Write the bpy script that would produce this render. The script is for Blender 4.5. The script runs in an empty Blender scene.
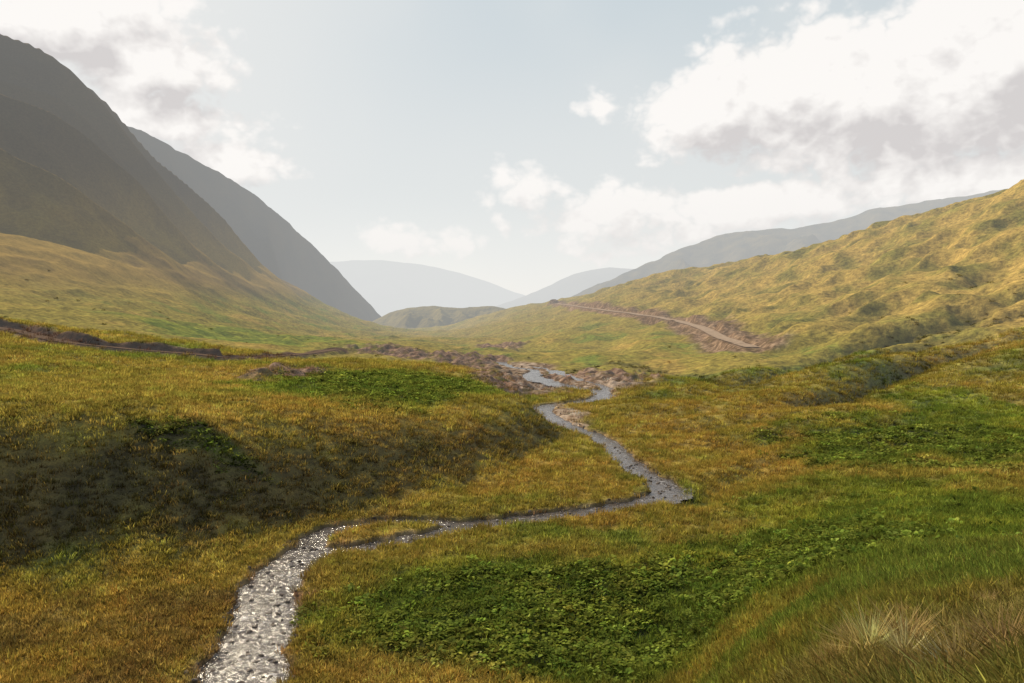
import bpy, math, numpy as np, time
T0=time.time()
rng=np.random.default_rng(7)
scene=bpy.context.scene
scene.view_settings.view_transform='Standard'
scene.view_settings.look='None'
scene.view_settings.exposure=0
F=796.0; PITCH=math.atan(41.5/F); CP,SP=math.cos(PITCH),math.sin(PITCH)
def ray(u,v):
    dx=(u-512)/F; dc=(341.5-v)/F
    return dx, CP+dc*SP, -SP+dc*CP
def unp(u,v,y):
    a,b,c=ray(u,v); return a/b*y, y, c/b*y
# ---------------------------------------------------------------- noise
_r=np.random.RandomState(3)
PERM=_r.permutation(256).astype(np.int32); ANG=_r.rand(256)*2*np.pi
GX=np.cos(ANG).astype(np.float32); GY=np.sin(ANG).astype(np.float32)
def perlin(x,y):
    x=np.asarray(x,dtype=np.float64); y=np.asarray(y,dtype=np.float64)
    xf=np.floor(x); yf=np.floor(y); xi=xf.astype(np.int32)&255; yi=yf.astype(np.int32)&255
    fx=(x-xf).astype(np.float32); fy=(y-yf).astype(np.float32)
    ux=fx*fx*fx*(fx*(fx*6-15)+10); uy=fy*fy*fy*(fy*(fy*6-15)+10)
    def g(i,j,dx,dy):
        h=PERM[(PERM[(xi+i)&255]+yi+j)&255]; return GX[h]*dx+GY[h]*dy
    a=g(0,0,fx,fy); b=g(1,0,fx-1,fy); c=g(0,1,fx,fy-1); d=g(1,1,fx-1,fy-1)
    return ((a+(b-a)*ux)+((c+(d-c)*ux)-(a+(b-a)*ux))*uy)*1.5
def fbm(x,y,o=4,g=.5):
    s=0;a=1.;t=0
    for i in range(o):
        s=s+a*perlin(x+i*17.3,y-i*9.1); t+=a; a*=g; x=x*2.03; y=y*2.03
    return s/t
def ss(a,b,x):
    t=np.clip((x-a)/(b-a),0,1); return t*t*(3-2*t)
# ---------------------------------------------------------------- control points
PC={
0:[(57,577),(62,520),(69,437),(76,415),(90,396),(120,368),(150,343),(200,322),(235,300),(285,268),(380,195),(480,120),(620,44)],
60:[(58,571),(63,520),(70,438),(77,417),(91,396),(122,367),(153,345),(205,325),(255,302),(340,255),(430,190),(540,115),(660,72)],
110:[(59,565),(64,518),(72,440),(80,416),(92,397),(130,366),(160,349),(210,327),(300,297),(400,247),(520,180),(710,112)],
200:[(61,557),(67,515),(75,443),(84,418),(100,400),(140,371),(170,354),(250,336),(350,312),(500,275),(650,235),(820,201)],
300:[(67,538),(73,500),(82,448),(90,424),(105,405),(145,373),(190,358),(280,346),(420,335),(600,318),(800,300),(950,288)],
400:[(76,508),(82,480),(91,442),(112,410),(150,378),(200,360),(300,348),(450,340),(700,335),(1100,332)],
470:[(85,486),(92,460),(100,437),(118,408),(150,385),(200,369),(300,356),(450,346),(620,338),(900,333)],
520:[(99,460),(108,438),(121,411),(150,400),(200,379),(260,364),(360,351),(480,340),(650,325),(900,313),(1300,308)],
560:[(113,442),(150,405),(200,380),(280,358),(380,345),(500,332),(650,318),(850,305),(1100,302)],
610:[(150,406),(200,379),(260,360),(340,346),(430,330),(550,312),(750,290)],
680:[(45,654),(84,490),(120,433),(150,404),(190,381),(240,362),(300,345),(380,328),(480,308),(620,287),(750,274)],
760:[(30,650),(45,592),(60,549),(84,483),(120,427),(160,391),(200,367),(250,346),(310,325),(400,302),(500,280),(600,262)],
860:[(13,658),(20,622),(35,575),(55,520),(84,466),(120,421),(155,391),(190,362),(230,338),(280,312),(350,284),(430,258),(500,240)],
945:[(10,670),(17,622),(32,568),(55,510),(84,460),(118,418),(150,386),(185,354),(225,324),(275,290),(340,258),(450,217)],
1024:[(7,684),(14,620),(30,560),(55,502),(85,455),(115,415),(145,380),(180,345),(220,310),(270,270),(330,230),(400,190)],
}
ZC={
-250:[(20,-12),(45,-20),(56,-19),(70,-11),(100,-9),(143,-5),(200,8),(260,40),(350,110),(500,220),(700,330),(1100,330)],
0:[(20,-14),(38,-19.7),(50,-20),(800,225),(1200,200)],110:[(40,-20),(53,-20),(900,150),(1300,80)],200:[(20,-15),(41,-20),(55,-20),(1000,60),(1500,-20)],
300:[(45,-20),(60,-20),(1200,-20),(1600,-60)],400:[(25,-16),(42,-20),(60,-20),(70,-20),(1600,-70)],470:[(42,-20),(76,-20)],
512:[(5,-4.6),(10,-7.5),(20,-13.2),(30,-18),(38,-19.8)],520:[(50,-20),(75,-20),(90,-20),(1700,-70)],
560:[(42,-20),(84,-20),(98,-20),(1500,-40)],610:[(20,-13),(32,-18),(42,-20),(60,-20),(84,-20),(113,-20),(130,-20),(950,5),(1400,-30)],
680:[(15,-9.5),(25,-15),(35,-18.3),(60,-20.2),(950,15),(1400,-20)],760:[(10,-6),(18,-9.6),(800,30),(1300,0)],860:[(5,-3.3),(9,-4.7),(700,48),(1200,30)],
1024:[(600,65),(1000,55)],
1250:[(5,-2.3),(12,-4.5),(30,-10),(60,-13),(90,-14),(120,-10),(160,0),(220,20),(300,50),(400,90),(600,120),(1000,100)],
}
cp=[]
for u,l in PC.items():
    for (y,v) in l: cp.append(unp(u,v,y))
for u,l in ZC.items():
    for (y,z) in l: cp.append(((u-512)/F*y,y,z))
for x,y,z in [(-12,0,-4),(-6,0,-2.8),(0,0,-1.9),(6,0,-1.3),(12,0,-1),(-4,-6,-1.6),(0,-6,-1),(4,-6,-.6)]: cp.append((x,y,z))
for s in (-.8,-.3,.2,.7):
    cp.append((s*3000,3000,-110)); cp.append((s*8000,8000,-220)); cp.append((s*25000,25000,-500))
cp=np.array(cp,float)
SX=2.4
def xf(x,y): return x/(y+10)*SX, np.log(y+10)
cs,cl=xf(cp[:,0],cp[:,1]); cq=cp[:,2]/(cp[:,1]+10)
n=len(cp)
D=np.hypot(cs[:,None]-cs[None],cl[:,None]-cl[None])
K=-(D**1.5)-np.eye(n)*0.0008
P=np.stack([np.ones(n),cs,cl],1)
A=np.zeros((n+3,n+3)); A[:n,:n]=K; A[:n,n:]=P; A[n:,:n]=P.T
W=np.linalg.solve(A,np.concatenate([cq,np.zeros(3)]))
def base(x,y):
    s,l=xf(x,y); out=np.empty(s.shape); sf=s.ravel(); lf=l.ravel(); o=out.ravel()
    for i in range(0,sf.size,60000):
        a=sf[i:i+60000].astype(np.float32); b=lf[i:i+60000].astype(np.float32)
        d=(a[:,None]-cs[None].astype(np.float32))**2+(b[:,None]-cl[None].astype(np.float32))**2
        d=np.sqrt(d); d=d*np.sqrt(d)
        o[i:i+60000]=-(d@W[:n].astype(np.float32))+W[n]+W[n+1]*a+W[n+2]*b
    return o.reshape(s.shape)*(y+10)
# terrace bank: foot line and crest line of the mound left of the stream
_bs=(np.array([-100,0,60,110,200,300,400,470,520,556])-512)/F
_bf=np.array([55,57,58,59,61,67,76,85,98,112.]); _bc=np.array([67,69,70,72,76,84,94,103,113,122.])
def bank_t(x,y):
    s=x/np.maximum(y,1); f=np.interp(s,_bs,_bf); c=np.interp(s,_bs,_bc); lim=1-ss(_bs[-1]-.02,_bs[-1]+.03,s)
    return (y-f)/(c-f),lim
def height(x,y):
    z=base(x,y)
    wn=ss(15,60,y)
    t,lim=bank_t(x,y)
    z=z+lim*1.5*(ss(.2,1.15,t)*(1-ss(1.2,4.5,t)))
    wm=ss(8,75,z)*ss(-60,-130,x)
    q=1-wm*.75
    z=z+fbm(x/14,y/14,4)*0.85*(.25+.75*wn)*q
    z=z+fbm(x/3.1+5,y/3.1,3)*0.16*(1-ss(150,300,y))
    z=z+fbm(x/55+3,y/55,4)*3.6*ss(130,260,y)*q+(1-np.abs(perlin(x/26+2,y/40))*2.2)*1.5*ss(200,280,y)*q
    z=z+fbm(x/150+9,y/150,4)*8*ss(350,800,y)*q
    a=(y-x*.30)/125; b=(x+y*.35)/420
    r=1-np.abs(perlin(a+fbm(x/260,y/260,2)*.9,b))*1.9
    r2=1-np.abs(perlin(a*2.9+4+fbm(x/90,y/90,2)*.8,b*2.2))*1.9
    r3=fbm(a*6,b*4,3)
    z=z+wm*(r*24+r2*6+r3*3-20)
    wr=ss(50,110,x)*ss(110,190,y)
    z=z+wr*((fbm((y+x*.4)/45,x/160,3))*4.5+(1-np.abs(perlin((y-x*.55)/34+3,(x+y*.5)/120+fbm(x/60,y/60,2)))*2.2)*3.0)
    nn=fbm(x/70,y/70,3)
    z=z+wr*(np.sin(z/1.7+nn*7)*.75+np.sin(z/.75+nn*13)*.2)
    # low rolling knolls on the right-hand valley side
    z=z+ss(10,30,x)*ss(75,100,y)*(1-ss(170,230,y))*(1-np.abs(perlin((y-x*.35)/17+1,(x+y*.3)/60))*2.2)*.9
    return z
_ys=np.exp(np.linspace(math.log(4),math.log(2500),1500))
def hit(u,v):
    a,b,c=ray(u,v); x=a/b*_ys; z=c/b*_ys
    h=height(x,_ys); k=np.argmax(z<h)
    if k==0: k=len(_ys)-1
    return np.array([x[k],_ys[k],h[k]])
# ---------------------------------------------------------------- grid
def cat(*a): return np.concatenate(a)
S=cat(np.linspace(-1.25,-.78,32)[:-1],np.linspace(-.78,.78,820),np.linspace(.78,1.25,32)[1:])
Yg=cat(np.exp(np.linspace(math.log(3),math.log(30),60))[:-1],np.exp(np.linspace(math.log(30),math.log(320),640))[:-1],
       np.exp(np.linspace(math.log(320),math.log(1500),400))[:-1],np.exp(np.linspace(math.log(1500),math.log(25000),40)))
L=np.log(Yg); NX,NY=len(S),len(Yg)
Y=np.repeat((Yg-10)[:,None],NX,1); X=S[None,:]*Yg[:,None]
Z=height(X,Y)
print('height',time.time()-T0)
def gidx(x,y):
    s=x/(y+10); return np.interp(s,S,np.arange(NX)),np.interp(np.log(np.maximum(y+10,3)),L,np.arange(NY))
def samp(G,x,y):
    a,b=gidx(x,y); i=np.clip(a.astype(int),0,NX-2); j=np.clip(b.astype(int),0,NY-2); fa=a-i; fb=b-j
    if G.ndim==3: fa=fa[:,None]; fb=fb[:,None]
    return (G[j,i]*(1-fa)+G[j,i+1]*fa)*(1-fb)+(G[j+1,i]*(1-fa)+G[j+1,i+1]*fa)*fb
def smoothline(p,sub=8):
    p=np.array(p,float); out=[]
    q=np.vstack([2*p[0]-p[1],p,2*p[-1]-p[-2]])
    for i in range(1,len(q)-2):
        for t in np.linspace(0,1,sub,endpoint=False):
            a,b,c,d=q[i-1],q[i],q[i+1],q[i+2]
            out.append(.5*((2*b)+(-a+c)*t+(2*a-5*b+4*c-d)*t*t+(-a+3*b-3*c+d)*t**3))
    out.append(p[-1]); return np.array(out)
def dist_line(x,y,line,pad):
    sh=x.shape; d=np.full(x.size,1e6); ex=np.zeros((x.size,line.shape[1]-2)); xf_=x.ravel(); yf_=y.ravel()
    m=np.where((xf_>line[:,0].min()-pad)&(xf_<line[:,0].max()+pad)&(yf_>line[:,1].min()-pad)&(yf_<line[:,1].max()+pad))[0]
    xs=xf_[m]; ys=yf_[m]; dd=d[m]; ee=ex[m]
    for i in range(len(line)-1):
        a=line[i];b=line[i+1]
        k=np.where((xs>min(a[0],b[0])-pad)&(xs<max(a[0],b[0])+pad)&(ys>min(a[1],b[1])-pad)&(ys<max(a[1],b[1])+pad))[0]
        if not len(k): continue
        vx,vy=b[0]-a[0],b[1]-a[1]; l2=vx*vx+vy*vy+1e-9
        t=np.clip(((xs[k]-a[0])*vx+(ys[k]-a[1])*vy)/l2,0,1)
        r=np.hypot(xs[k]-a[0]-t*vx,ys[k]-a[1]-t*vy)
        c=r<dd[k]; kk=k[c]; dd[kk]=r[c]; ee[kk]=a[2:]+(b[2:]-a[2:])*t[c][:,None]
    d[m]=dd; ex[m]=ee
    return d.reshape(sh),ex.reshape(sh+(-1,))
# ---------------------------------------------------------------- stream
LEVEL=-20.4
def wp(u,v,w):
    a,b,c=ray(u,v); t=LEVEL/c; return (a*t,b*t,w)
main=smoothline([wp(*q) for q in [(205,730,4.6),(225,700,4.4),(243,675,4.2),(254,648,3.8),(262,620,3.6),(270,592,3.5),(290,566,3.3),(318,554,2.2),(355,550,1.8),(400,541,1.8),(455,530,2.0),(510,521,2.4),(575,514,2.5),(630,505,2.4),(660,497,2.6),(667,490,2.8),(655,480,2.8),(637,470,2.7),(622,458,2.7),(612,447,2.8),(598,437,2.8),(575,429,2.8),(556,420,3),(543,411,3.2),(548,406,3.4),(575,403,3.8),(600,399,4.2),(603,394,4.2),(580,388,3.2),(545,382,2.8),(530,376,2.8),(535,371,2.8),(512,367,2.8),(500,362,2.6)]])
brch=smoothline([wp(*q) for q in [(292,562,2.4),(310,543,2.2),(330,532,1.9),(362,525,1.5),(400,522,1.4),(440,523,1.5),(475,525,1.8),(500,522,2)]])
brch2=smoothline([wp(*q) for q in [(603,394,2),(606,388,2),(580,380,2.),(560,374,2),(545,369,2.),(528,366,2)]])
def river_sd(x,y):
    wob=fbm(x/2.2,y/2.2,2)*.85+fbm(x/8,y/8,2)*2.2*ss(150,190,y)
    r=None
    for l_ in (main,brch,brch2):
        d1,e1=dist_line(x,y,l_,14); q_=d1-e1[...,0]/2; r=q_ if r is None else np.minimum(r,q_)
    return r+wob
RD=river_sd(X,Y)
Zt=LEVEL+.3+ (Z-(LEVEL+.3))*ss(0.5,8,RD)
Zt=np.maximum(Zt,LEVEL+.22)
Z=np.where(RD<12,Zt,Z)
chan=1-ss(-.35,.55,RD)
Z=Z*(1-chan)+(LEVEL-.5)*chan
# ---------------------------------------------------------------- gullies / tracks
def hl(pts): return np.array([hit(u,v) for u,v in pts])
def carve(line,depth,width,pad=40):
    global Z
    l=smoothline(line[:,:2],6); d,_=dist_line(X,Y,np.c_[l,np.zeros(len(l))],pad)
    d=d+fbm(X/9,Y/9,3)*width*.5
    Z=Z-depth*np.exp(-(d/width)**2)
    return d,l
G1,l1=carve(hl([(735,379),(790,366),(850,350),(905,333),(960,313),(1023,290),(1090,270)]),4.2,5.5)
G2,l2=carve(hl([(815,404),(860,385),(910,366),(960,352),(1023,338),(1090,322)]),3.6,5)
G3,l3=carve(hl([(505,392),(560,372),(610,360),(680,372),(735,379)]),1.2,5)
G4,l4=carve(hl([(700,500),(760,462),(830,440),(900,425)]),1.0,3)
G5,l5=carve(hl([(790,345),(850,325),(900,300),(950,285),(1010,255)]),2.8,7)
G6,l6=carve(hl([(770,372),(830,362),(880,352),(940,336),(1000,318),(1060,300)]),1.8,3.5)
def roadprep(pts,half,blend,step,stepw,drop=0):
    global Z
    ln=smoothline(hl(pts),8)
    z=samp(Z,ln[:,0],ln[:,1]); k=np.ones(15)/15; z=np.convolve(np.pad(z,7,'edge'),k,'valid')
    ln[:,2]=z
    l4=np.c_[ln,ln[:,1]]
    d,e=dist_line(X,Y,l4,half+blend+stepw*2.5)
    side=ss(half*.6,half+2.5,(Y-e[...,1]))*(d<1e5)
    dn=d+fbm(X/5,Y/5,3)*2*(d<1e5)
    Z=Z+step*side*np.exp(-(np.maximum(dn-half,0)/stepw)**2)*np.clip(.75+fbm(X/13,Y/13,2)*1.2,.2,1.5)
    Z=Z-drop*(1-side)*np.exp(-(np.minimum(d,1e3)/9)**2)*(Y<e[...,1])
    w=1-ss(half,half+blend,d); Z=Z*(1-w)+(e[...,0])*w
    sd=np.where(d<1e5,(Y-e[...,1]),0)
    return ln,d,sd
road,RDd,RSd=roadprep([(556,303),(590,309),(625,312),(655,318),(690,326),(725,337),(752,348)],3.0,2.5,4.5,12)
road2,RD2,RS2=roadprep([(-90,318),(0,329),(60,341),(120,349),(190,355),(240,357),(290,356),(335,351)],1.8,1.6,2.3,7,.7)
print('carve',time.time()-T0)
def blob(u,v,ru,rv,nz=.55,sc=None):
    c=hit(u,v); a=hit(u,min(v+rv,682)); b=hit(u,v-rv)
    rx=ru*c[1]/F; ry=max((b[1]-a[1])/2,rx*.35); ry=min(ry,rx*4); cy=c[1]
    sc=sc or max(rx,ry)*.45
    q=np.sqrt(((X-c[0])/rx)**2+((Y-cy)/ry)**2)
    m=q<2.5; q2=q[m]+nz*fbm(X[m]/sc+u,Y[m]/sc,4)*1.3; q[m]=q2
    return 1-ss(.65,1.15,q)
def mx(*a):
    o=a[0]
    for b in a[1:]: o=np.maximum(o,b)
    return o
mound=mx(blob(285,374,34,7,.8),blob(400,354,60,6,.8),blob(470,364,40,7,.8),blob(505,381,36,8),blob(575,378,68,9,.9),blob(610,384,34,6,.8),blob(500,346,24,6,.6))
Z=Z+mound*(np.abs(fbm(X/9,Y/9,4))*3.6)*ss(0,3,RD)
tb,limb=bank_t(X,Y); tb=tb+fbm(X/7,Y/7,4)*.5
bank=ss(.0,.3,tb)*(1-ss(.65,1.05,tb))*limb*ss(0.3,2,RD)
Z=Z+bank*np.abs(fbm(X/3.3,Y/3.3,4))*.9*ss(.5,4,RD)
# ---------------------------------------------------------------- colour
lerp=lambda a,b,t: a+(b-a)*t[...,None]
C=lambda *c: np.array(c,dtype=np.float32)
one=np.zeros(X.shape+(3,),np.float32)
n1=fbm(X/30+4,Y/30,4); n2=fbm(X/7+11,Y/7,4); n3=fbm(X/1.9,Y/1.9,3); n4=fbm(X/120,Y/120,4); n5=fbm(X/16-7,Y/16,5,.6)
col=one+C(.265,.212,.042)
col=lerp(col,C(.15,.178,.030),ss(0,.5,n1+n2*.5))
col=lerp(col,C(.36,.24,.058),ss(.0,.45,-n1+n2*.6-.1)*.8)
orange=mx(blob(100,625,260,75),blob(560,480,95,32),blob(720,440,110,38),blob(350,412,170,14),blob(760,405,100,16),blob(600,520,70,12))
col=lerp(col,lerp(one+C(.35,.23,.05),C(.235,.185,.036),ss(-.2,.4,n2)),orange*.8)
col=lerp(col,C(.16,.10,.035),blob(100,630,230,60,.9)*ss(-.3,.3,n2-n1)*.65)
green=mx(blob(620,610,360,62,.5),blob(900,510,190,42,.6),blob(400,383,120,17,.5),blob(200,437,70,12),blob(920,430,130,28,.7),blob(250,338,90,9,.6),blob(730,560,120,18),blob(1000,420,90,50,.7),blob(320,390,100,10))
col=lerp(col,lerp(one+C(.105,.155,.022),C(.21,.225,.03),ss(-.3,.4,n2)),green*.85)
broad=mx(blob(620,625,330,48,.5),blob(560,590,160,28,.7),blob(750,575,110,20,.8),blob(395,383,100,15,.5),blob(900,440,110,22,1.0),blob(190,437,60,10,.9),blob(860,535,40,10,.8))
broad=broad*ss(-.45,.1,n2+n3*.3)
drynear=blob(960,655,230,45,.4)
col=lerp(col,lerp(one+C(.30,.21,.07),C(.18,.17,.035),ss(-.3,.3,n3+n2)),drynear*.7)
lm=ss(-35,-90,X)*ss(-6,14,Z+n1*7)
col=lerp(col,lerp(one+C(.21,.138,.058),C(.37,.24,.072),ss(-.3,.3,n5*.5+n4)),lm*.9)  # left mountain foot: golden-brown grass, brightened in colour for warm light
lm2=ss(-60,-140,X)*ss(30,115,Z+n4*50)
col=lerp(col,C(.082,.058,.038),lm2*.85)  # upper slope browner, and darkened in colour for its shaded face
rh=ss(40,120,X)*ss(-14,-4,Z)
col=lerp(col,lerp(one+C(.41,.275,.075),C(.235,.195,.045),ss(-.25,.35,n5+n1*.4)),rh*.85)
mid=ss(330,600,Y)*ss(-150,-60,X)*(1-ss(40,200,X))
col=lerp(col,C(.27,.20,.06),mid*.5)
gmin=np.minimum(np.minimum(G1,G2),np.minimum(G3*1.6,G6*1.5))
bank_shade=1-ss(-38,-8,X)
scrub_shade=np.clip(mx(ss(.10,.42,n5+n3*.35)*.5*ss(110,170,Y)*(1-lm*.7), bank*ss(-.35,.25,n2+n3*.4)*(.3+.5*bank_shade), np.exp(-(gmin/4.0)**2)*.8),0,1)  # scrub patches, plus extra dark on the bank for its shade
col=lerp(col,C(.175,.125,.040),bank*(.6+.25*bank_shade))  # brown bank, darkened in colour toward the left for shade on its face
col=lerp(col,C(.065,.058,.019),scrub_shade*.78)
rw=ss(40,110,X)
cut=np.where(RSd>0,1-ss(7,13+n2*5,RDd),1-ss(4+rw*6,8+rw*9+n2*6,RDd))*ss(-.55,.0,n2+.25)
cut2=np.where(RS2>0,(1-ss(3.2,5+n2*2,RD2)),(1-ss(1.5,3+n2*2,RD2)))
gravel=mx(blob(565,380,74,11,.7),blob(525,372,42,10),blob(545,403,40,4))
dirt=mx(cut*.9,cut2*.95,mound*ss(-.6,-.05,n2+n3*.5),(1-ss(.1,.9+n2*.8,RD))*.75,gravel*.9)
col=lerp(col,lerp(one+C(.13,.072,.046),C(.28,.18,.125),ss(-.3,.4,n3+n2*.5)),dirt)
col=lerp(col,C(.075,.042,.028),np.clip(cut2*.9,0,1))
col=lerp(col,C(.36,.28,.22),gravel*ss(-.1,.35,n3+n5)*.8)
var=1-lm*.6
col=col*(1+(n3*.35*var)[...,None])*(1+(n2*.28*var)[...,None])
col=np.clip(col,.008,.55)
print('colour',time.time()-T0)
# ---------------------------------------------------------------- mesh helpers
def raw_mesh(me,co,q):
    nf,k=q.shape
    me.vertices.add(len(co)//3); me.vertices.foreach_set('co',co)
    me.loops.add(nf*k); me.loops.foreach_set('vertex_index',np.ascontiguousarray(q).ravel().astype(np.int32))
    me.polygons.add(nf); me.polygons.foreach_set('loop_start',np.arange(0,nf*k,k,dtype=np.int32))
    me.polygons.foreach_set('use_smooth',np.ones(nf,bool))
    me.update(calc_edges=True)
def grid_mesh(name,Xa,Ya,Za,colr=None):
    ny,nx=Xa.shape; me=bpy.data.meshes.new(name)
    co=np.stack([Xa,Ya,Za],-1).astype(np.float32).reshape(-1)
    idx=np.arange(ny*nx,dtype=np.int32).reshape(ny,nx)
    q=np.stack([idx[:-1,:-1],idx[:-1,1:],idx[1:,1:],idx[1:,:-1]],-1).reshape(-1,4)
    raw_mesh(me,co,q)
    if colr is not None:
        a=me.attributes.new('col','FLOAT_COLOR','POINT')
        c4=np.ones((ny*nx,4),np.float32); c4[:,:3]=colr.reshape(-1,3); a.data.foreach_set('color',c4.ravel())
    ob=bpy.data.objects.new(name,me); scene.collection.objects.link(ob); return ob
# ---------------------------------------------------------------- node helpers
class N:
    def __init__(s,tree): s.t=tree; s.l=tree.links
    def n(s,typ,**k):
        x=s.t.nodes.new(typ)
        for a,b in k.items(): setattr(x,a,b)
        return x
    def set(s,sock,v):
        if isinstance(v,bpy.types.NodeSocket): s.l.new(v,sock)
        elif v is not None: sock.default_value=v
    def m(s,op,a,b=None,c=None,clamp=False):
        x=s.n('ShaderNodeMath',operation=op,use_clamp=clamp)
        for i,v in enumerate((a,b,c)):
            if v is not None: s.set(x.inputs[i],v)
        return x.outputs[0]
    def mix(s,f,a,b,blend='MIX'):
        x=s.n('ShaderNodeMix',data_type='RGBA',blend_type=blend)
        s.set(x.inputs[0],f); s.set(x.inputs[6],a if isinstance(a,bpy.types.NodeSocket) else (*a,1)); s.set(x.inputs[7],b if isinstance(b,bpy.types.NodeSocket) else (*b,1))
        return x.outputs[2]
    def mr(s,v,a,b,c,d,smooth=False):
        x=s.n('ShaderNodeMapRange',interpolation_type='SMOOTHSTEP' if smooth else 'LINEAR')
        for i,w in enumerate((v,a,b,c,d)): s.set(x.inputs[i],w)
        return x.outputs[0]
    def noise(s,vec,scale,detail=4,rough=.55,dist=0,dim='3D'):
        x=s.n('ShaderNodeTexNoise',noise_dimensions=dim); s.set(x.inputs['Vector'],vec); x.inputs['Scale'].default_value=scale
        x.inputs['Detail'].default_value=detail; x.inputs['Roughness'].default_value=rough; x.inputs['Distortion'].default_value=dist
        return x.outputs['Fac']
HAZE_EMIT=(.78,.79,.78)  # aerial haze, added to the materials as emission growing with distance
def newmat(name):
    m=bpy.data.materials.new(name); m.use_nodes=True; m.node_tree.nodes.clear()
    m.cycles.emission_sampling='NONE'
    w=N(m.node_tree); w.pos=w.n('ShaderNodeNewGeometry').outputs['Position']; return m,w
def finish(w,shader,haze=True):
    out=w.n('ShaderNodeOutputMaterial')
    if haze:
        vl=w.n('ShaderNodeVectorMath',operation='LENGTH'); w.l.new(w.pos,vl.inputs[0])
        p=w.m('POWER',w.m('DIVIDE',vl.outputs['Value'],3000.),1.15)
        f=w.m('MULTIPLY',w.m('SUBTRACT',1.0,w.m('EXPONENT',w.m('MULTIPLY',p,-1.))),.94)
        e=w.n('ShaderNodeEmission'); e.inputs[0].default_value=(*HAZE_EMIT,1)
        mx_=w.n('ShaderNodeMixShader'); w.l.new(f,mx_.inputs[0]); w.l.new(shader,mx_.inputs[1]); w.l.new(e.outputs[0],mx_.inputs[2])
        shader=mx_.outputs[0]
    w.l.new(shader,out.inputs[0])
def diffuse(w,color,normal=None):
    b=w.n('ShaderNodeBsdfDiffuse'); w.set(b.inputs['Color'],color)
    if normal is not None: w.l.new(normal,b.inputs['Normal'])
    return b.outputs[0]
def bump(w,h,strength,dist):
    b=w.n('ShaderNodeBump'); w.set(b.inputs['Strength'],strength); b.inputs['Distance'].default_value=dist
    w.l.new(h,b.inputs['Height']); return b.outputs[0]
# ground
gm,w=newmat('meadow_ground')
at=w.n('ShaderNodeAttribute',attribute_name='col'); an=w.n('ShaderNodeAttribute',attribute_name='rough_amount').outputs['Fac']
na=w.noise(w.pos,.55,4,.72); nc=w.noise(w.pos,6,2,.6)
f=w.m('MULTIPLY',w.mr(na,.3,.7,.42,1.62),w.mr(nc,.3,.7,.75,1.25))
f=w.m('ADD',w.m('MULTIPLY',f,an),w.m('SUBTRACT',1.0,an))
vm=w.n('ShaderNodeVectorMath',operation='SCALE'); w.l.new(at.outputs['Color'],vm.inputs[0]); w.l.new(f,vm.inputs['Scale'])
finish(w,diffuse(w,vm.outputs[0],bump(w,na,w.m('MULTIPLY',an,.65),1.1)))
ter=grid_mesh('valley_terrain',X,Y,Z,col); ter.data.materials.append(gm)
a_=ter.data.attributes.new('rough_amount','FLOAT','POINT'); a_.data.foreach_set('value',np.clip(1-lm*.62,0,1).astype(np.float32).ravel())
print('terrain',time.time()-T0)
# water sheet
gx=np.arange(-45,48,.3); gy=np.arange(30,272,.3)
WX,WY=np.meshgrid(gx,gy); wd=river_sd(WX,WY)
idx=np.arange(WX.size).reshape(WX.shape)
cm=(wd<1.3)
cell=cm[:-1,:-1]|cm[1:,:-1]|cm[:-1,1:]|cm[1:,1:]
q=np.stack([idx[:-1,:-1],idx[:-1,1:],idx[1:,1:],idx[1:,:-1]],-1)[cell]
used,inv=np.unique(q,return_inverse=True); q=inv.reshape(-1,4)
wz=LEVEL+fbm(WX/.9,WY/.9,3)*.09
co=np.stack([WX,WY,wz],-1).reshape(-1,3)[used].astype(np.float32)
me=bpy.data.meshes.new('stream'); raw_mesh(me,co.ravel(),q)
st=bpy.data.objects.new('stream',me); scene.collection.objects.link(st)
wm_,w=newmat('stream_water')
n_a=w.noise(w.pos,2.4,5,.68,.8); n_c=w.noise(w.pos,.35,3,.6)
foam_glare=w.m('MULTIPLY',w.mr(n_a,.52,.66,0,1,True),w.mr(n_c,.42,.62,.0,.7))  # rapids foam, with surface glare also painted white into the base colour
b=w.n('ShaderNodeBsdfPrincipled')
w.l.new(w.mix(foam_glare,w.mix(w.mr(n_a,.35,.55,0,1),(.035,.028,.026),(.11,.085,.075)),(.66,.63,.65)),b.inputs['Base Color'])
w.l.new(w.mr(foam_glare,0,1,.15,.5),b.inputs['Roughness']); b.inputs['IOR'].default_value=1.42
b.inputs['Specular IOR Level'].default_value=.9
w.l.new(bump(w,n_a,.65,.17),b.inputs['Normal'])
finish(w,b.outputs[0],False); me.materials.append(wm_)
# dirt roads
def dirtmat(name,a,b):
    m,w=newmat(name); na=w.noise(w.pos,.6,4,.65)
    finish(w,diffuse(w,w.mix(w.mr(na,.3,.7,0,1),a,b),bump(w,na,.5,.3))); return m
rm=dirtmat('dirt_track',(.26,.18,.125),(.46,.34,.25)); rm2=dirtmat('dark_dirt_track',(.09,.055,.036),(.17,.105,.066))
def ribbon(name,ln,half,lift,mat):
    p=ln[:,:2]; t=np.gradient(p,axis=0); t/=np.linalg.norm(t,axis=1)[:,None]; nn=np.stack([-t[:,1],t[:,0]],1)
    k=np.linspace(-1,1,5); wv=half*(1+.35*fbm(p[:,0]/6,p[:,1]/6,2))
    XX=p[:,0][:,None]+nn[:,0][:,None]*k*wv[:,None]; YY=p[:,1][:,None]+nn[:,1][:,None]*k*wv[:,None]
    ZZ=samp(Z,XX.ravel(),YY.ravel()).reshape(XX.shape)+lift
    o=grid_mesh(name,XX,YY,ZZ); o.data.materials.append(mat); return o
ribbon('dirt_road',road,2.5,.25,rm); ribbon('dirt_road.001',road2,1.4,.14,rm2)
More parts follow.
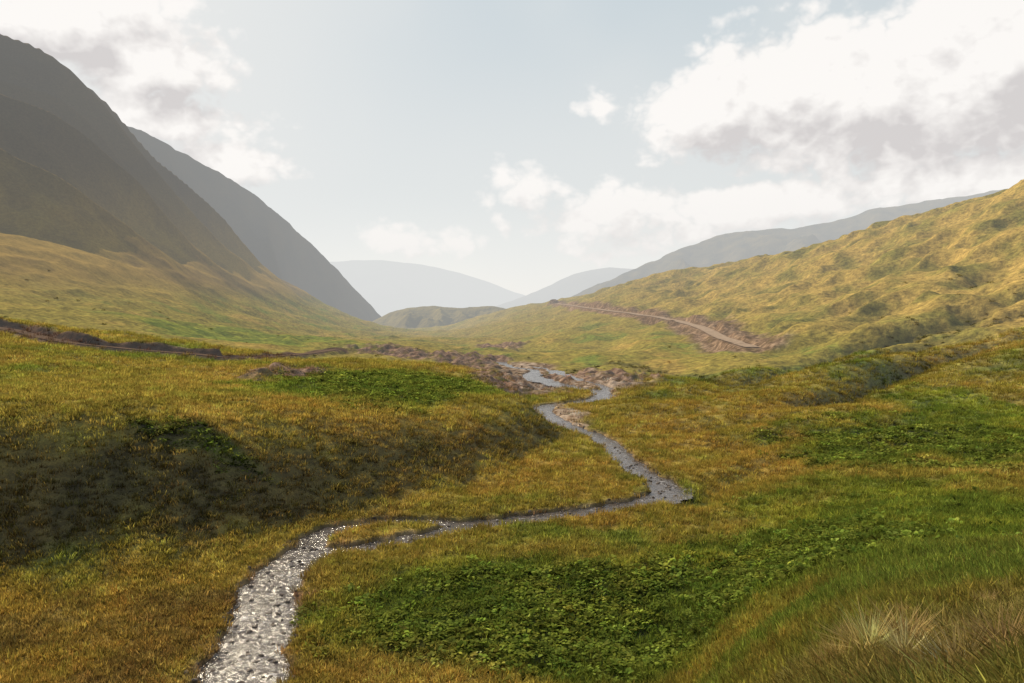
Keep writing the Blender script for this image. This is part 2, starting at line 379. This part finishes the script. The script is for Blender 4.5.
# ---------------------------------------------------------------- distant mountains
def mountain(name,pts,front,slope,ca,cb,rough,back=.5,ns=220,nc=70):
    pts=np.array(pts,float); us=np.linspace(pts[0,0],pts[-1,0],ns)
    P=smoothline(pts,12); o=np.argsort(P[:,0]); P=P[o]
    vs=np.interp(us,P[:,0],P[:,1]); ys=np.interp(us,P[:,0],P[:,2])
    R=np.array([unp(u,v,y) for u,v,y in zip(us,vs,ys)])
    k=np.concatenate([-np.linspace(1,0,nc)**1.4,np.linspace(0,1,nc//3)[1:]*back])
    DY=k[:,None]*front; YY=R[:,1][None]+DY; XX=R[:,0][None]+0*DY
    XX=XX*(YY/R[:,1][None])**.3
    amp=front*rough
    ZZ=R[:,2][None]-np.abs(DY)*slope
    e=np.clip(np.abs(DY)/front*4,0.03,1)
    sc=front*.22
    ridg=(1-np.abs(perlin((XX+YY*.3)/sc,YY/(sc*3)))*2)
    ZZ=ZZ+amp*e*(ridg*.8-.5+fbm(XX/sc*1.5,YY/sc*1.5,5)*.8)+fbm(XX/(sc*.3),YY/(sc*.3),4)*amp*.08
    ob=grid_mesh(name,XX,YY,ZZ)
    m,w=newmat(name+'_slope'); na=w.noise(w.pos,.02,5,.7)
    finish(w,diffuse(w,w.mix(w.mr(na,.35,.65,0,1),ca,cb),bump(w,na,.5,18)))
    ob.data.materials.append(m); return ob
mountain('mountain',[(60,98,1150),(110,118,1220),(150,136,1280),(200,163,1350),(240,184,1420),(270,208,1480),(310,242,1560),(350,284,1640),(385,318,1700),(430,345,1750)],560,.62,(.035,.034,.028),(.08,.062,.038),.14)
mountain('mountain.001',[(500,330,2400),(560,302,2450),(600,284,2500),(650,262,2550),(700,241,2600),(740,232,2600),(800,226,2600),(850,217,2600),(870,210,2600),(930,201,2600),(985,191,2600),(1060,183,2600),(1150,178,2600)],1100,.35,(.04,.045,.035),(.15,.115,.055),.11)
mountain('mountain.002',[(470,315,5600),(505,303,5800),(540,290,6000),(570,276,6000),(600,268,6000),(625,268,6000),(660,272,6000),(720,280,6000),(780,290,6000)],2200,.3,(.05,.055,.06),(.10,.09,.08),.06)
mountain('mountain.003',[(180,275,11000),(260,270,11000),(330,262,11000),(365,260,11000),(400,262,11000),(440,268,11000),(480,279,11000),(515,292,11000),(560,305,11000),(640,315,11000)],3500,.3,(.05,.06,.07),(.08,.085,.09),.04)
mountain('hill',[(360,328,1500),(395,311,1500),(430,306,1500),(460,308,1500),(490,306,1500),(520,312,1500),(560,322,1500)],260,.22,(.12,.10,.04),(.24,.19,.065),.07)
print('mountains',time.time()-T0)
# ---------------------------------------------------------------- vegetation prototypes
def leafmat(name,trans=.35):
    m,w=newmat(name); a=w.n('ShaderNodeAttribute',attribute_name='col',attribute_type='INSTANCER'); t_=w.n('ShaderNodeAttribute',attribute_name='tone')
    vm=w.n('ShaderNodeVectorMath',operation='SCALE'); w.l.new(a.outputs['Color'],vm.inputs[0]); w.l.new(t_.outputs['Fac'],vm.inputs['Scale'])
    d=w.n('ShaderNodeBsdfDiffuse'); w.l.new(vm.outputs[0],d.inputs[0])
    t=w.n('ShaderNodeBsdfTranslucent'); w.l.new(vm.outputs[0],t.inputs[0])
    x=w.n('ShaderNodeMixShader'); x.inputs[0].default_value=trans; w.l.new(d.outputs[0],x.inputs[1]); w.l.new(t.outputs[0],x.inputs[2])
    finish(w,x.outputs[0],False); return m
def mk(name,V,Fc,mat,T):
    me=bpy.data.meshes.new(name); me.from_pydata(V,[],Fc); me.update(); me.materials.append(mat)
    a=me.attributes.new('tone','FLOAT','POINT'); a.data.foreach_set('value',np.array(T,np.float32))
    return bpy.data.objects.new(name,me)
def blades(name,nb,rad,h0,h1,wd_,lean,mat,seed,t0=.6,t1=1.25):
    r=np.random.RandomState(seed); V=[];Fc=[];T=[]
    for i in range(nb):
        a=r.rand()*6.283; rr=rad*math.sqrt(r.rand()); bx,by=rr*math.cos(a),rr*math.sin(a)
        h=r.uniform(h0,h1); a2=a+r.normal(0,.7); ln=lean*r.uniform(.3,1.2)*h; sx,sy=math.sin(a2),-math.cos(a2); ww=wd_*r.uniform(.6,1.3)
        b=len(V); tv=r.uniform(.65,1.35)
        for t,wq in ((0,1),(.5,.8),(1,.05)):
            off=ln*t*t; z=h*(t-.25*lean*t*t)-.03
            px=bx+math.cos(a2)*off; py=by+math.sin(a2)*off
            V.append((px+sx*ww*wq/2,py+sy*ww*wq/2,z)); V.append((px-sx*ww*wq/2,py-sy*ww*wq/2,z)); T+= [tv*(t0+(t1-t0)*t)]*2
        for k in range(2): Fc.append((b+2*k,b+2*k+1,b+2*k+3,b+2*k+2))
    return mk(name,V,Fc,mat,T)
def leaves(name,nl,rad,h0,h1,l0,l1,mat,seed,aspect=.75,dome=False):
    r=np.random.RandomState(seed); V=[];Fc=[];T=[]
    for i in range(nl):
        a=r.rand()*6.283
        if dome:
            el=math.asin(r.rand()); rr=rad*r.uniform(.45,1.2)
            c=np.array([math.cos(a)*math.cos(el)*rr,math.sin(a)*math.cos(el)*rr,math.sin(el)*rr*.7+.03]); a2=r.rand()*6.283; tilt=r.uniform(-.8,.9); tv=r.uniform(.6,1.3)
        else:
            rr=rad*math.sqrt(r.rand()); hh=r.rand(); c=np.array([rr*math.cos(a),rr*math.sin(a),(h0+(h1-h0)*hh)*(1-.4*rr/rad)]); a2=a+r.normal(0,.6); tilt=r.uniform(-.5,.8); tv=(.45+.8*hh)*r.uniform(.7,1.4)
        ln=r.uniform(l0,l1); d=np.array([math.cos(a2)*math.cos(tilt),math.sin(a2)*math.cos(tilt),math.sin(tilt)])
        roll=r.normal(0,.4); s=np.array([-math.sin(a2)*math.cos(roll),math.cos(a2)*math.cos(roll),math.sin(roll)])
        b=len(V); T+=[tv]*12
        for t,wq,zz in ((0,.1,0),(.35,.48,.05),(.75,.38,0),(1,.03,-.14)):
            m_=c+d*ln*(t-.3)+np.array([0,0,zz*ln])
            V.append(tuple(m_+s*ln*wq*aspect+np.array([0,0,.08*ln*wq]))); V.append(tuple(m_)); V.append(tuple(m_-s*ln*wq*aspect+np.array([0,0,.08*ln*wq])))
        for k in range(3):
            o=b+3*k; Fc.append((o,o+1,o+4,o+3)); Fc.append((o+1,o+2,o+5,o+4))
    return mk(name,V,Fc,mat,T)
gmat=leafmat('grass_blades',.5); lmat=leafmat('broad_leaf',.45); smat=leafmat('shrub_leaf',.35)
p_grass=[blades('grass_clump',30,.36,.12,.38,.035,.7,gmat,s) for s in (1,2)]
p_fine=[blades('fine_grass_clump',34,.2,.08,.28,.018,.8,gmat,s,.45,1.35) for s in (3,4)]
p_tuft=[blades('dry_grass_tuft',170,.12,.35,.85,.020,.75,gmat,s,.2,1.35) for s in (5,6,7)]
p_leaf=[leaves('butterbur_plant',14,.48,.12,.6,.2,.4,lmat,s) for s in (7,8,9)]
p_shrub=[leaves('shrub_plant',80,.6,0,0,.12,.24,smat,s,.6,True) for s in (10,11)]
def rockmat(name,a,b):
    m,w=newmat(name); oi=w.n('ShaderNodeObjectInfo').outputs['Random']; finish(w,diffuse(w,w.mix(oi,a,b)),False); return m
rk1=rockmat('river_stone',(.09,.072,.062),(.26,.22,.19)); rk2=rockmat('earthy_stone',(.12,.08,.055),(.28,.22,.18))
def rock(seed,mat):
    r=np.random.RandomState(seed); import bmesh
    bm=bmesh.new(); bmesh.ops.create_icosphere(bm,subdivisions=2,radius=.5)
    pl=[r.normal(size=3) for _ in range(9)]; pl=[p/np.linalg.norm(p) for p in pl]; dd=r.uniform(.28,.45,9)
    for v in bm.verts:
        c=np.array(v.co)
        for p,d in zip(pl,dd):
            k=c@p-d
            if k>0: c=c-p*k*.85
        v.co=(c[0],c[1]*.85,c[2]*.62)
    me=bpy.data.meshes.new('stone'); bm.to_mesh(me); bm.free(); me.materials.append(mat)
    return bpy.data.objects.new('stone',me)
p_rock=[rock(s,rk1) for s in (1,2,3)]; p_rock2=[rock(s,rk2) for s in (4,5)]
# ---------------------------------------------------------------- scatter
def scatter(name,proto,x,y,z,scale,rot,c):
    me=bpy.data.meshes.new(name); nn=len(x); me.vertices.add(nn)
    me.vertices.foreach_set('co',np.stack([x,y,z],-1).astype(np.float32).ravel())
    a=me.attributes.new('scl','FLOAT','POINT'); a.data.foreach_set('value',scale.astype(np.float32))
    a=me.attributes.new('rot','FLOAT_VECTOR','POINT'); a.data.foreach_set('vector',rot.astype(np.float32).ravel())
    a=me.attributes.new('col','FLOAT_COLOR','POINT'); c4=np.ones((nn,4),np.float32); c4[:,:3]=c; a.data.foreach_set('color',c4.ravel())
    ob=bpy.data.objects.new(name,me); scene.collection.objects.link(ob)
    ng=bpy.data.node_groups.new(name+'_scatter','GeometryNodeTree')
    ng.interface.new_socket('Geometry',in_out='INPUT',socket_type='NodeSocketGeometry'); ng.interface.new_socket('Geometry',in_out='OUTPUT',socket_type='NodeSocketGeometry')
    gi=ng.nodes.new('NodeGroupInput'); go=ng.nodes.new('NodeGroupOutput')
    io=ng.nodes.new('GeometryNodeInstanceOnPoints'); oi=ng.nodes.new('GeometryNodeObjectInfo'); oi.inputs['Object'].default_value=proto
    s=ng.nodes.new('GeometryNodeInputNamedAttribute'); s.data_type='FLOAT'; s.inputs['Name'].default_value='scl'
    r=ng.nodes.new('GeometryNodeInputNamedAttribute'); r.data_type='FLOAT_VECTOR'; r.inputs['Name'].default_value='rot'
    ng.links.new(gi.outputs[0],io.inputs['Points']); ng.links.new(oi.outputs['Geometry'],io.inputs['Instance'])
    ng.links.new(s.outputs[0],io.inputs['Scale']); ng.links.new(r.outputs[0],io.inputs['Rotation']); ng.links.new(io.outputs[0],go.inputs[0])
    md=ob.modifiers.new('scatter','NODES'); md.node_group=ng
    return ob
def pts(nn,y0,y1,smax=.70,power=1.0,smin=None):
    t=rng.random(nn)
    l=np.log(y0+10)+(np.log(y1+10)-np.log(y0+10))*t**power
    y=np.exp(l)-10; s=rng.uniform(-smax if smin is None else smin,smax,nn); return s*(y+10),y
def place(name,protos,x,y,scale,mulc=1.,tint=None,tk=0.,sink=.0,jit=.15,tilt=.15):
    c=samp(col,x,y)*mulc
    if tint is not None: c=c*(1-tk)+np.array(tint)*tk
    c=c*np.exp(rng.normal(0,jit,(len(x),1))); c=c*(1+rng.normal(0,.06,c.shape)); c=np.clip(c,.006,.6)
    z=samp(Z,x,y)-sink*scale
    rot=np.stack([rng.normal(0,tilt,len(x)),rng.normal(0,tilt,len(x)),rng.uniform(0,6.283,len(x))],-1)
    k=rng.integers(0,len(protos),len(x))
    for i,p in enumerate(protos):
        m=k==i
        if m.any(): scatter(name,p,x[m],y[m],z[m],scale[m],rot[m],c[m])
    print(name,len(x))
def sel(x,y,p):
    m=rng.random(len(x))<p; return x[m],y[m]
dry=lambda x,y: samp(RD,x,y)>.15
x,y=pts(75000,18,200,power=.85); x,y=sel(x,y,dry(x,y)*(1-samp(broad,x,y)*.75)*(1-samp(dirt,x,y)*.9))
place('meadow_grass',p_grass,x,y,rng.uniform(.6,1.3,len(x))*(1+y/130),1.3,jit=.3)
x,y=pts(24000,3,36,smax=.85,power=1.3,smin=-.1)
place('meadow_grass',p_fine,x,y,rng.uniform(.8,1.7,len(x)),1.1,(.32,.22,.07),.4,jit=.4)
x,y=pts(100000,28,190,power=.75); x,y=sel(x,y,dry(x,y)*np.clip(samp(broad,x,y)*.9+samp(green,x,y)*.05,0,1))
place('butterbur_patch',p_leaf,x,y,rng.uniform(.35,.85,len(x))*(1+y/200),1.1,(.145,.19,.035),.6,jit=.4)
x,y=pts(50000,45,150,power=.9,smin=-.8,smax=.35); nsp=fbm(x/4,y/4,3); x,y=sel(x,y,dry(x,y)*samp(bank,x,y)*ss(-.1,.4,nsp)*.35)
place('bank_shrubs',p_shrub,x,y,rng.uniform(.25,.75,len(x)),1.,(.12,.095,.03),.5,jit=.35)
gul=np.exp(-(gmin/3.6)**2)+.4*np.exp(-(G4/3)**2)
x,y=pts(90000,100,420,power=1.0); nsp=fbm(x/22,y/22,4); x,y=sel(x,y,dry(x,y)*np.clip(samp(gul,x,y)*.3*ss(-.3,.1,nsp)+.06*ss(.2,.5,fbm(x/9,y/9,3))*(y<300),0,1)*(1-samp(dirt,x,y)))
place('slope_shrubs',p_shrub,x,y,rng.uniform(.45,1.1,len(x))*(.8+y/500),.9,(.085,.085,.027),.6,jit=.3)
x,y=pts(16000,45,240); nsp=fbm(x/6+30,y/6,3); x,y=sel(x,y,dry(x,y)*ss(.2,.5,nsp)*.5)
place('meadow_shrubs',p_shrub,x,y,rng.uniform(.25,.7,len(x)),.9,(.09,.10,.025),.6,jit=.3)
tu=[(870,650,1.15),(905,645,1.15),(835,660,.9),(925,662,.8),(850,635,.8),(890,668,1.1),(800,672,.9),(770,676,.8),(960,668,.8),(720,678,.8),(985,640,.6),(1010,650,.8),(940,628,.6),(690,672,.6),(745,668,.6),(815,640,.6),(980,600,.6),(1005,585,.6),(900,610,.6),(1015,620,.7)]
tx=[];ty=[];ts=[]
for u,v,s in tu:
    hh=hit(u,min(v+8,682))
    for k in range(2):
        tx.append(hh[0]+rng.normal(0,.10)); ty.append(hh[1]+rng.normal(0,.15)); ts.append(s*rng.uniform(.7,1.05))
place('dry_grass_tuft',p_tuft,np.array(tx),np.array(ty),np.array(ts),1.,(.52,.37,.16),.9,.02,jit=.3)
x,y=pts(900,5,40,smax=.95,smin=.1); place('dry_grass_tuft',p_tuft,x,y,rng.uniform(.25,.6,len(x)),1.1,(.42,.30,.11),.7,.02,jit=.4)
x,y=pts(60000,34,240,smax=.5); rd=samp(RD,x,y); x,y=sel(x,y,((rd>-1.0)&(rd<.7))*.3)
place('stream_stones',p_rock,x,y,rng.uniform(.12,.5,len(x))**1.2,1.,sink=-.1,tilt=.4)
x=rng.uniform(-45,30,150000); y=rng.uniform(34,110,150000); rd=samp(RD,x,y); m=(rd<-.3)&(rng.random(len(x))<.03*(1+2*ss(0,.5,fbm(x/3,y/3,2)))); x=x[m];y=y[m]
scs=rng.uniform(.15,.5,len(x)); k=rng.integers(0,3,len(x)); rot=np.stack([rng.normal(0,.3,len(x)),rng.normal(0,.3,len(x)),rng.uniform(0,6.28,len(x))],-1)
for i in range(3):
    mm=k==i; scatter('stream_stones',p_rock[i],x[mm],y[mm],np.full(mm.sum(),LEVEL-.03),scs[mm],rot[mm],np.ones((mm.sum(),3))*.2)
x,y=pts(30000,100,300,smax=.7); x,y=sel(x,y,samp(mx(mound,gravel),x,y)*.05)
place('rubble_stones',p_rock2,x,y,rng.uniform(.25,.9,len(x)),1.,sink=-.05,tilt=.4)
print('scatter',time.time()-T0)
# ---------------------------------------------------------------- sun and sky
EL=math.radians(36); AZ=math.radians(-38)
sd=np.array([math.sin(AZ)*math.cos(EL),math.cos(AZ)*math.cos(EL),math.sin(EL)])
ld=bpy.data.lights.new('sun','SUN'); ld.energy=5.0; ld.angle=math.radians(.5); ld.color=(1,.87,.64)
lo=bpy.data.objects.new('sun',ld); scene.collection.objects.link(lo)
from mathutils import Vector
lo.rotation_euler=Vector(tuple(sd)).to_track_quat('Z','Y').to_euler(); lo.location=tuple(sd*500)
world=bpy.data.worlds.new('World'); scene.world=world; world.use_nodes=True
nt=world.node_tree; nt.nodes.clear(); w=N(nt)
g=bpy.data.node_groups.new('cloud_field','ShaderNodeTree')
g.interface.new_socket('az',in_out='INPUT',socket_type='NodeSocketFloat'); g.interface.new_socket('el',in_out='INPUT',socket_type='NodeSocketFloat'); g.interface.new_socket('f',in_out='OUTPUT',socket_type='NodeSocketFloat')
c=N(g); gi=c.n('NodeGroupInput'); go=c.n('NodeGroupOutput')
def azel(u,v):
    a,b,cc=ray(u,v); return math.atan2(a,b),math.atan2(cc,math.hypot(a,b))
BL=[(850,95,240,88,1.7),(1000,60,210,115,1.9),(715,118,105,50,1.5),(960,182,150,36,1.1),(770,205,105,26,.9),(600,215,95,30,.9),(535,190,48,26,.95),(600,108,20,20,.6),(40,15,170,70,1.5),(150,62,105,44,1.3),(165,115,90,28,1.),(225,165,75,28,.9),(400,240,40,15,.6),(455,243,26,12,.6),(640,238,90,16,.5)]
cur=None
for u,v,ru,rv,am in BL:
    a0,e0=azel(u,v); a1,_=azel(u+ru,v); _,e1=azel(u,v-rv)
    dx=c.m('DIVIDE',c.m('SUBTRACT',gi.outputs[0],a0),abs(a1-a0)); dy=c.m('DIVIDE',c.m('SUBTRACT',gi.outputs[1],e0),abs(e1-e0))
    ln=c.m('SQRT',c.m('ADD',c.m('MULTIPLY',dx,dx),c.m('MULTIPLY',dy,dy)))
    f_=c.m('MULTIPLY',c.m('SUBTRACT',1.0,ln),am)
    cur=f_ if cur is None else c.m('MAXIMUM',cur,f_)
cv=c.n('ShaderNodeCombineXYZ'); c.l.new(gi.outputs[0],cv.inputs[0]); c.l.new(c.m('MULTIPLY',gi.outputs[1],1.3),cv.inputs[1])
n1_=c.noise(cv.outputs[0],10,7,.56,.2,'2D')
n2_=c.noise(cv.outputs[0],22,3,.5,0,'2D')
f_=c.m('ADD',cur,c.m('MULTIPLY',c.m('SUBTRACT',n1_,.5),1.6))
f_=c.m('ADD',f_,c.m('MULTIPLY',c.m('ABSOLUTE',c.m('SUBTRACT',n2_,.5)),2.0))
c.l.new(f_,go.inputs[0])
tc=w.n('ShaderNodeTexCoord'); sp=w.n('ShaderNodeSeparateXYZ'); w.l.new(tc.outputs['Generated'],sp.inputs[0])
az=w.m('ARCTAN2',sp.outputs[0],sp.outputs[1]); el=w.m('ARCSINE',sp.outputs[2])
def field(da,de):
    x=w.n('ShaderNodeGroup'); x.node_tree=g; w.l.new(w.m('ADD',az,da),x.inputs[0]); w.l.new(w.m('ADD',el,de),x.inputs[1]); return x.outputs[0]
f0=field(0,0); f1=field(-.025,.036)
dens=w.mr(f0,.02,.6,0,1,True)
lit=w.m('MULTIPLY',w.m('SUBTRACT',f0,f1),.75)
thick=w.mr(f1,.3,2.3,0,1,True)
litf=w.m('SUBTRACT',w.m('ADD',.76,lit),w.m('MULTIPLY',thick,.45),None,True)
sky=w.n('ShaderNodeTexSky',sky_type='NISHITA'); sky.sun_disc=False; sky.sun_elevation=EL; sky.sun_rotation=AZ; sky.dust_density=2.0; sky.altitude=1500
ef=w.mr(el,0,.42,0,1)
grad=w.mix(w.mr(ef,0,.35,0,1,True),(9.0,8.9,8.6),(7.8,7.98,7.85)); grad=w.mix(w.mr(ef,.3,1,0,1,True),grad,(6.1,6.85,7.2))
grad=w.mix(w.mr(el,.42,.9,0,1,True),grad,(1.5,2.2,3.0))  # sky overhead, out of view, darkened to cut ambient fill
dt=w.n('ShaderNodeVectorMath',operation='DOT_PRODUCT'); w.l.new(tc.outputs['Generated'],dt.inputs[0]); dt.inputs[1].default_value=tuple(sd)
grad=w.mix(w.mr(dt.outputs['Value'],-.05,-.6,0,1,True),grad,(1.8,2.5,3.1))  # unseen sky opposite the sun darkened too, for less fill light
grad=w.mix(w.mr(dt.outputs['Value'],.78,1.0,0,.8,True),grad,(9.4,9.1,8.6))
sb=w.mix(.93,sky.outputs[0],grad)
veil=w.noise(tc.outputs['Generated'],3.0,3,.6,.0)
sb=w.mix(w.m('MULTIPLY',w.mr(veil,.4,.75,0,.35,True),w.mr(el,.4,.6,1,0)),sb,(8.0,8.1,8.0))
cc=w.mix(litf,(6.7,6.4,6.35),(9.9,9.6,9.3))
cc=w.mix(w.mr(el,.02,.16,.75,0.0),cc,(8.8,8.6,8.35))
fin=w.mix(w.m('MULTIPLY',dens,.95),sb,cc)
bg=w.n('ShaderNodeBackground'); bg.inputs['Strength'].default_value=.1; w.l.new(fin,bg.inputs[0])
wo=w.n('ShaderNodeOutputWorld'); w.l.new(bg.outputs[0],wo.inputs[0])
world.cycles.sampling_method='MANUAL'; world.cycles.sample_map_resolution=256
# ---------------------------------------------------------------- camera
cd=bpy.data.cameras.new('camera'); cd.sensor_width=36; cd.lens=F*36/1024; cd.clip_start=.1; cd.clip_end=60000
co_=bpy.data.objects.new('camera',cd); scene.collection.objects.link(co_); co_.location=(0,0,0); co_.rotation_euler=(math.pi/2-PITCH,0,0)
scene.camera=co_
print('done',time.time()-T0)
